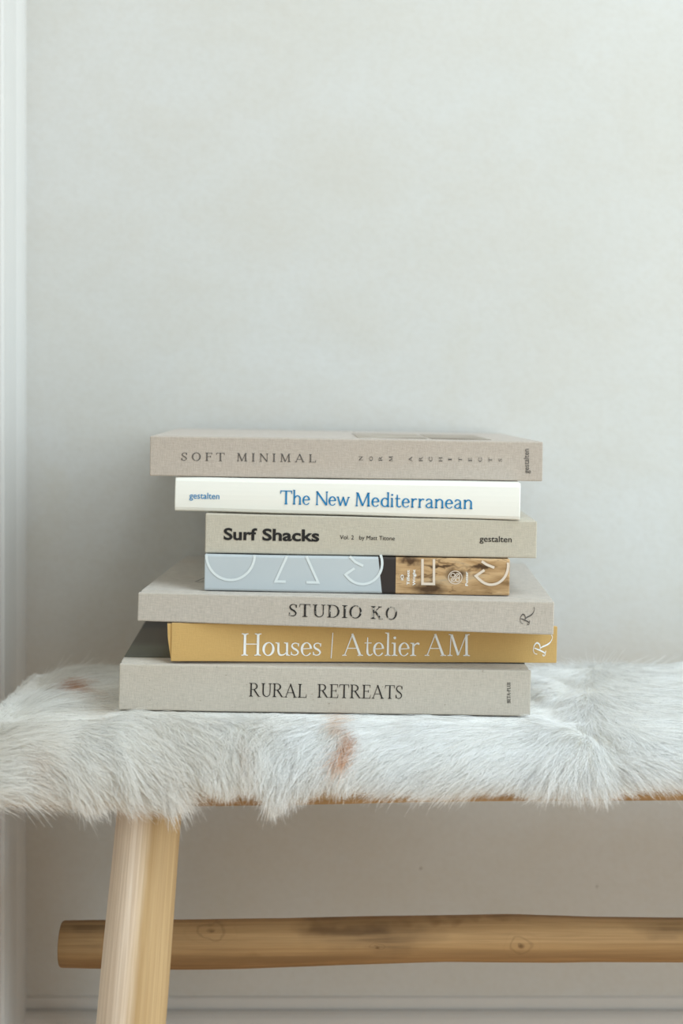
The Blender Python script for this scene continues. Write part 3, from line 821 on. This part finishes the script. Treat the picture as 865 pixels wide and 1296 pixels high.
def outline(book, name, strokes, mat, wpx=4.0):
    s = Serif(); V_, F_ = [], []
    for st in strokes:
        pts = [tuple(book.px(*p)) for p in st]; wd = wpx / F * 1.05
        # mitred polyline strip
        n = len(pts); vs = []
        for i, p in enumerate(pts):
            p = Vector(p); a = Vector(pts[max(0, i - 1)]); b = Vector(pts[min(n - 1, i + 1)])
            d0 = (p - a).normalized() if i else (b - p).normalized(); d1 = (b - p).normalized() if i < n - 1 else d0
            tv = (d0 + d1).normalized(); nn = Vector((-tv.y, tv.x)); k = 1 / max(0.35, nn.dot(Vector((-d0.y, d0.x))))
            vs += [p + nn * wd / 2 * k, p - nn * wd / 2 * k]
        b0 = len(V_); V_ += [(q.x, -0.0003, q.y) for q in vs]
        F_ += [(b0 + 2 * i, b0 + 2 * i + 2, b0 + 2 * i + 3, b0 + 2 * i + 1) for i in range(n - 1)]
    o = link_mesh(name, V_, F_, mat, book.root); return o
def arcp(cx, cy, rx, ry, a0, a1, n=30):
    return [(cx + rx * math.cos(math.radians(a0 + (a1 - a0) * i / n)), cy + ry * math.sin(math.radians(a0 + (a1 - a0) * i / n))) for i in range(n + 1)]
sl = lambda x: (x - 258.5) * 0.0155
for strokes, ink in (
    ([arcp(292, 703.5, 30.5, 31.5, 0, 180)], 'ink_pale'),
    ([[(363.5, 704.6), (349, 736.8), (362, 737)], [(388, 704.9), (403, 738), (388, 737.8)]], 'ink_pale'),
    ([[(443, 705), (450, 712), (460, 717)], [(449, 720), (437.5, 728.0), (442, 733.0)] + arcp(459, 713.5, 25, 26.5, 126, -24, 24)], 'ink_pale'),
    ([[(535, 708), (535, 739.5), (549.5, 739.7), (549.5, 708.3)]], 'ink_tan'),
    ([[(610, 711), (616, 715), (626, 719)], [(613.5, 722), (602.5, 729.5), (607, 734.0)] + arcp(622, 716, 21.5, 24.5, 132, -8, 24)], 'ink_tan')):
    outline(B4, 'outline_letter', strokes, M[ink], 3.2)
# authors, reading upwards
for t, xb_, ya_, yb_, hp in (('iO', 511, 735, 728, 5.0), ('Tillett', 518.5, 741, 722, 5.0), ('Wright', 526, 741.5, 721.5, 5.0), ('Potter', 592.5, 742, 724, 4.6)):
    B4.print_on('author_lettering' if t != 'Potter' else 'publisher_lettering', sans_text(t, 0.02), xb_, ya_, xb_, yb_, hp / 0.72 * 0.72, M['ink_white'])
outline(B4, 'publisher_emblem', [arcp(576.5, 731.5, 8.6, 8.2, 0, 360, 30), arcp(573.5, 728.5, 2.6, 2.4, 0, 360, 12), arcp(579.5, 729, 2.6, 2.6, 0, 360, 12), arcp(574, 734.5, 2.8, 2.2, 0, 360, 12),
    arcp(579.5, 734.5, 2.3, 2.3, 0, 360, 12), [(571, 737), (582, 726)], [(570, 730), (583, 732)]], M['ink_tan'], 1.0)

# -- SURF SHACKS
B3 = Book('linen_book', 'oat-coloured linen book with bold black sans lettering', (259.5, 651, 700.8), (679.5, 661.2, 708.2), 1.0615, -0.4, 0.205, M['linen_surf'])
B3.print_on('title_lettering', sans_text('Surf', 0.028), 283.3, 683.9, 325.5, 684.6, 20.8, M['ink_dark'])
B3.print_on('title_lettering', sans_text('Shacks', 0.028), 332.3, 684.8, 404.3, 686.2, 20.8, M['ink_dark'])
B3.print_on('subtitle_lettering', sans_text('Vol. 2   by Matt Titone', 0.0), 430.5, 683.6, 500, 685.2, 7.6, M['ink_dark'])
B3.print_on('publisher_lettering', sans_text('gestalten', 0.004), 607.5, 686.8, 648, 687.8, 11.0, M['ink_dark'])

# -- THE NEW MEDITERRANEAN
B2 = Book('white_book', 'white book with blue lettering, second from the top', (221, 605.8, 648.8), (658.5, 614, 661), 1.072, -3.2, 0.22, M['jacket_white'], bev=0.003, round_spine=0.0006, groove=True)
for w_, a_, ya_, b_, yb_ in (('The', 355.3, 640.3, 392.6, 641.2), ('New', 399.5, 641.4, 442, 642.6), ('Mediterranean', 449.6, 642.8, 598.3, 646.6)):
    B2.print_on('title_lettering', Serif(0.115, 0.07, xh=0.66, ser=0.035, asc=1.06, bracket=0.6).text(w_, 0.075), a_, ya_, b_, yb_, 17.8, M['ink_blue'], off=0.0009)
B2.print_on('publisher_lettering', sans_text('gestalten', 0.004), 240, 633, 278, 633.9, 11.5, M['ink_blue'], off=0.0009)

# -- SOFT MINIMAL
B1 = Book('linen_book', 'pinkish linen book with widely spaced grey lettering, on top of the stack', (189.5, 553, 603.5), (687, 563.5, 613), 1.072, 1.6, 0.235, M['linen_soft'])
for w_, a_, ya_, b_, yb_ in (('SOFT', 230, 584.4, 284.3, 585.3), ('MINIMAL', 299.8, 585.6, 400, 587.6)):
    B1.print_on('title_lettering', Serif(0.11, 0.055, ser=0.09).text(w_, 0.42), a_, ya_, b_, yb_, 10.6, M['ink_grey'])
s_ = Serif(0.14, 0.07, ser=0.07)
for ch, x in zip('NORMARCHITECTS', [457, 470, 482, 495, 520, 533, 545.5, 558, 570, 583, 595.5, 608, 621, 633.5]):
    geo = s_.text(ch); w = geo[2]
    yb = 583 + (x - 457) * 0.016
    hh = 2.6 * max(0.6, w / 0.75)
    B1.print_on('letter', geo, x + 2.3, yb + hh, x + 2.3, yb - hh, 4.6, M['ink_grey'])
B1.print_on('publisher_lettering', sans_text('gestalten', 0.004), 670, 603, 670, 572, 10.0, M['ink_grey'])
def photo_soft():
    n = N('faded_brown_photo_print', 0.5, 0.3)
    a = n.noise(n.mapping((20, 30, 20)), 1, 4)
    n.color(n.ramp(a, [(0.3, lin(128, 116, 102)), (0.5, lin(168, 156, 142)), (0.7, lin(192, 184, 172))])); return n.m
M['photo_soft'] = photo_soft()
slab(B1, 'cover_photo', 0.158, 0.212, 0.03, 0.150, 0.0003, M['photo_soft'], label='small brown photograph pasted on the cover')
slab(B1, 'cover_photo', 0.216, 0.262, 0.03, 0.150, 0.0003, M['photo_soft'], label='small brown photograph pasted on the cover')

slabs = {B7: (0.026, 0.0006)}
def settle(up, lo):
    """lay the upper book flat on the lower one's cover, keeping where it stands and which way it is turned"""
    R = lo.mat.to_3x3()
    xt = (R @ Vector((1, 0, (lo.TR - lo.TL) / lo.W))).normalized(); yt = R @ Vector((0, 1, 0)); nrm = xt.cross(yt).normalized()
    U = up.mat.to_3x3(); ya = U.col[1].copy(); ya = (ya - nrm * ya.dot(nrm)).normalized(); xa = ya.cross(nrm).normalized()
    pt = lo.mat @ Vector((0, 0, lo.TL + (slabs[lo][1] if lo in slabs else 0.0) + 0.0005))
    o = up.mat.translation.copy(); old = o.z
    o.z = pt.z - (nrm.x * (o.x - pt.x) + nrm.y * (o.y - pt.y)) / nrm.z
    up.mat = Matrix.Translation(o) @ Matrix((xa, ya, nrm)).transposed().to_4x4()
    up.inv = up.mat.inverted(); up.root.matrix_world = up.mat
    print('SETTLE', up.root.name, 'dz %.4f' % (o.z - old), 'roll', math.degrees(math.asin(xa.z)))
for up_, lo_ in ((B6, B7), (B5, B6), (B4, B5), (B3, B4), (B2, B3), (B1, B2)): settle(up_, lo_)

# ------------------------------------------------------------------ fur strands
def flow(px):      # direction of the hair on the front face: angle in degrees, 0 = right, -90 = down
    return np.interp(px, [-40, 60, 150, 240, 300, 335, 370, 430, 520, 620, 700, 735, 752, 775, 820, 900, 1200], [-14, -24, -34, -52, -72, -92, -112, -128, -150, -150, -132, -112, -92, -55, -28, -22, -30])
def smooth_noise(x, y, seed, n=10, f0=20, f1=90):
    r = np.random.default_rng(seed); o = np.zeros_like(x)
    for _ in range(n):
        a = r.uniform(0, np.pi * 2); f = r.uniform(f0, f1); p = r.uniform(0, 6.28)
        o += np.sin((x * np.cos(a) + y * np.sin(a)) * f + p)
    return o / math.sqrt(n)
def strands(n, x0, x1, npt=7, lmin=0.016, lmax=0.030, seed=1, vmax=0.93, vmin=0.0):
    r = np.random.default_rng(seed)
    x = r.uniform(x0, x1, n); v = r.uniform(vmin, vmax, n)
    # clumps: neighbours lean to shared centres
    e = 1e-3
    p = hide_point(x, v); px_ = (hide_point(x + e, v) - p) / e; pv = (hide_point(x, np.minimum(v + e, 1)) - hide_point(x, v - e))
    tx = px_ / np.linalg.norm(px_, axis=1, keepdims=True); tv = -pv / (np.linalg.norm(pv, axis=1, keepdims=True) + 1e-12)   # towards the front edge
    nr = np.cross(tx, -tv); nr /= np.linalg.norm(nr, axis=1, keepdims=True) + 1e-12
    s_ = v * 0.348
    scr = CX + p[:, 0] / p[:, 1] * F
    ang = flow(scr) + 8 * smooth_noise(x, s_, 5, 12, 30, 160) + 5 * smooth_noise(x, s_, 6, 12, 150, 420) + r.normal(0, 7, n)
    # on the top the hair lies flatter along the bench
    top = np.clip((p[:, 1] - 1.00) / 0.16, 0, 1)
    flat = np.interp(scr, [-50, 310, 370, 690, 735, 790, 830], [-12, -16, -160, -160, -125, -35, -12])
    ang = ang * (1 - top * 0.6) + flat * top * 0.6
    a = np.radians(ang)
    d = tx * np.cos(a)[:, None] + tv * (-np.sin(a))[:, None]
    Ln = r.uniform(lmin, lmax, n) * (1 + 0.15 * smooth_noise(x, s_, 8, 10, 40, 200))
    Ln = np.clip(Ln, 0.008, 0.045)
    # near the lower edge the hair ends just below the pelt; a few tufts hang over the board
    hang = np.interp(scr, [-20, 60, 100, 150, 200, 235, 250, 300, 325, 345, 375, 410, 560, 600, 640, 735, 760, 790, 865],
                     [.009, .010, .006, .007, .009, .009, .004, .004, .007, .013, .010, .004, .003, .005, .003, .004, .006, .002, .003])
    drop = np.maximum(-d[:, 2], 0.05)
    room_ = (p[:, 2] - bottom_edge(x) + hang * np.clip(1 + 0.5 * smooth_noise(x, 0 * x, 77, 8, 150, 500), 0.2, 2)) / drop * r.uniform(0.75, 1.2, n)
    Ln = np.where(p[:, 1] < 1.0, np.clip(np.minimum(Ln, room_), 0.006, 0.045), Ln)
    lift = np.clip(0.12 + 0.04 * smooth_noise(x, s_, 9, 10, 60, 300) + r.normal(0, 0.04, n), 0.03, 0.5)
    endl = np.clip((FXL + 0.05 - x) / 0.05, 0, 1); 
    lift += 0.15 * endl
    # clump wander
    cx_ = smooth_noise(x, s_, 21, 14, 500, 1300); cy_ = smooth_noise(x, s_, 22, 14, 500, 1300)
    side = np.cross(nr, d)
    T = np.linspace(0, 1, npt)
    out = np.zeros((n, npt, 3))
    bend = r.normal(0, 0.12, n) + 0.18 * smooth_noise(x, s_, 31, 10, 60, 240)
    edge = np.clip(1 - v / 0.06, 0, 1)        # lower edge hair hangs
    for k, t in enumerate(T):
        q = p + d * (Ln * t)[:, None] + nr * (Ln * lift * (1.25 * t - 0.95 * t * t))[:, None] + side * (Ln * (bend * t * t + 0.07 * cx_ * t))[:, None] + nr * (Ln * 0.05 * cy_ * t)[:, None]
        q[:, 2] -= Ln * edge * 0.2 * t * t
        out[:, k] = q
    # keep strands hugging the surface from above: push points off the board if they sink
    ztp = ztop(out[..., 0])
    inside = (out[..., 1] > 1.022) & (out[..., 1] < 1.20)
    out[..., 2] = np.where(inside & (out[..., 2] > 0.425), np.maximum(out[..., 2], ztp + 0.0008), out[..., 2])
    # nothing grows through the lowest book
    A = np.array(B7.inv)
    def clash(o_):
        loc = o_ @ A[:3, :3].T + A[:3, 3]
        on = (loc[..., 0] > -0.0005) & (loc[..., 0] < B7.W + 0.0005)
        return (on & (loc[..., 1] > 0.0015) & (loc[..., 1] < B7.D + 0.001) & (loc[..., 2] > -0.001)).any(1), (on & (loc[..., 1] > -0.004) & (loc[..., 1] <= 0.0015) & (loc[..., 2] > 0.0025)).any(1)
    hit, tall = clash(out)
    for sc_ in (0.6, 0.45):          # hair pushed up against the book is short
        bad = (hit | tall)[:, None, None]
        out = np.where(bad, out[:, :1] + (out - out[:, :1]) * sc_, out)
        hit, tall = clash(out)
    wallhit = (out[..., 0] < WX + 0.007).any(1) | (out[..., 1] > WY - 0.002).any(1)
    keep = ~(hit | tall | wallhit)
    # fur colour per strand
    P0 = p
    c = np.tile(np.array([0.93, 0.925, 0.905]), (n, 1)) * (1 + 0.09 * r.normal(-0.3, 1, n))[:, None]
    cream = np.clip(np.interp(scr, [0, 200, 340, 480, 620], [0.7, 0.55, 0.25, 0.0, -0.15]) + 0.22 * smooth_noise(x, s_, 41, 10, 20, 90), 0, 1) 
    c = c * (1 - cream[:, None]) + np.array([0.87, 0.84, 0.79]) * cream[:, None]
    dark = (r.random(n) < 0.03 + 0.05 * np.clip(smooth_noise(x, s_, 43, 10, 30, 120), 0, 1))
    c[dark] *= 0.62
    scy = HZ + (HC - p[:, 2]) / p[:, 1] * F
    jx, jy = scr + r.normal(0, 3, n), scy + r.normal(0, 3, n)
    for (sx, sy, rx, ry, amt, col) in ((74, 874, 13, 6, 0.9, (0.50, 0.24, 0.11)), (98, 880, 16, 6, 0.3, (0.60, 0.40, 0.25)), (450, 943, 12, 20, 0.95, (0.66, 0.38, 0.21)), (441, 913, 12, 11, 0.6, (0.72, 0.50, 0.34)),
            (30, 968, 14, 24, 0.16, (0.62, 0.42, 0.26)), (112, 906, 14, 8, 0.2, (0.66, 0.50, 0.32)), (305, 950, 8, 26, 0.15, (0.68, 0.50, 0.36)), (462, 995, 14, 6, 0.2, (0.7, 0.52, 0.38))):
        k = amt * np.clip(1.35 - ((jx - sx) / rx) ** 2 - ((jy - sy) / ry) ** 2, 0, 1)
        c = c * (1 - k[:, None]) + np.array(col) * k[:, None]
    rad = r.uniform(0.00009, 0.00018, n)
    return out[keep], np.clip(c[keep], 0, 0.95), rad[keep]

def fur_curves(name, sets, mat):
    npt = sets[0][0].shape[1]
    pos = np.concatenate([s[0] for s in sets]); colr = np.concatenate([s[1] for s in sets]); rad = np.concatenate([s[2] for s in sets])
    cu = bpy.data.hair_curves.new(name); n = len(pos)
    cu.add_curves([npt] * n)
    cu.attributes['position'].data.foreach_set('vector', (pos - np.array(hide.location)).astype(np.float32).ravel())
    ra = cu.attributes.get('radius') or cu.attributes.new('radius', 'FLOAT', 'POINT')
    tp = np.linspace(1, 0.15, npt) ** 0.7
    ra.data.foreach_set('value', (rad[:, None] * tp[None, :]).astype(np.float32).ravel())
    ca = cu.attributes.new('tint', 'FLOAT_COLOR', 'CURVE')
    ca.data.foreach_set('color', np.concatenate([colr, np.ones((n, 1))], 1).astype(np.float32).ravel())
    cu.materials.append(mat)
    o = bpy.data.objects.new(name, cu); COL.objects.link(o); o.parent = hide
    print('FUR', n)
    return o
def fur_mat():
    m = bpy.data.materials.new('goat_hair'); m.use_nodes = True; t = m.node_tree; b = t.nodes['Principled BSDF']
    a = t.nodes.new('ShaderNodeAttribute'); a.attribute_name = 'tint'
    t.links.new(a.outputs['Color'], b.inputs['Base Color'])
    b.inputs['Roughness'].default_value = 0.5; b.inputs['Specular IOR Level'].default_value = 0.3
    tr = t.nodes.new('ShaderNodeBsdfTranslucent'); t.links.new(a.outputs['Color'], tr.inputs['Color'])
    mx_ = t.nodes.new('ShaderNodeMixShader'); mx_.inputs[0].default_value = 0.30
    t.links.new(b.outputs[0], mx_.inputs[1]); t.links.new(tr.outputs[0], mx_.inputs[2])
    t.links.new(mx_.outputs[0], t.nodes['Material Output'].inputs['Surface'])
    return m
sets = [strands(190000, FXL, 0.36, seed=1, lmin=0.014, lmax=0.026), strands(24000, 0.36, FXR, seed=2),
        strands(16000, FXL, 0.36, seed=3, lmin=0.024, lmax=0.036, vmax=0.45),
        strands(3500, FXL, 0.36, seed=4, lmin=0.020, lmax=0.034, vmax=0.05, vmin=0.0)]
fur = fur_curves('hair', sets, fur_mat())
fur['kind'] = 'stuff'
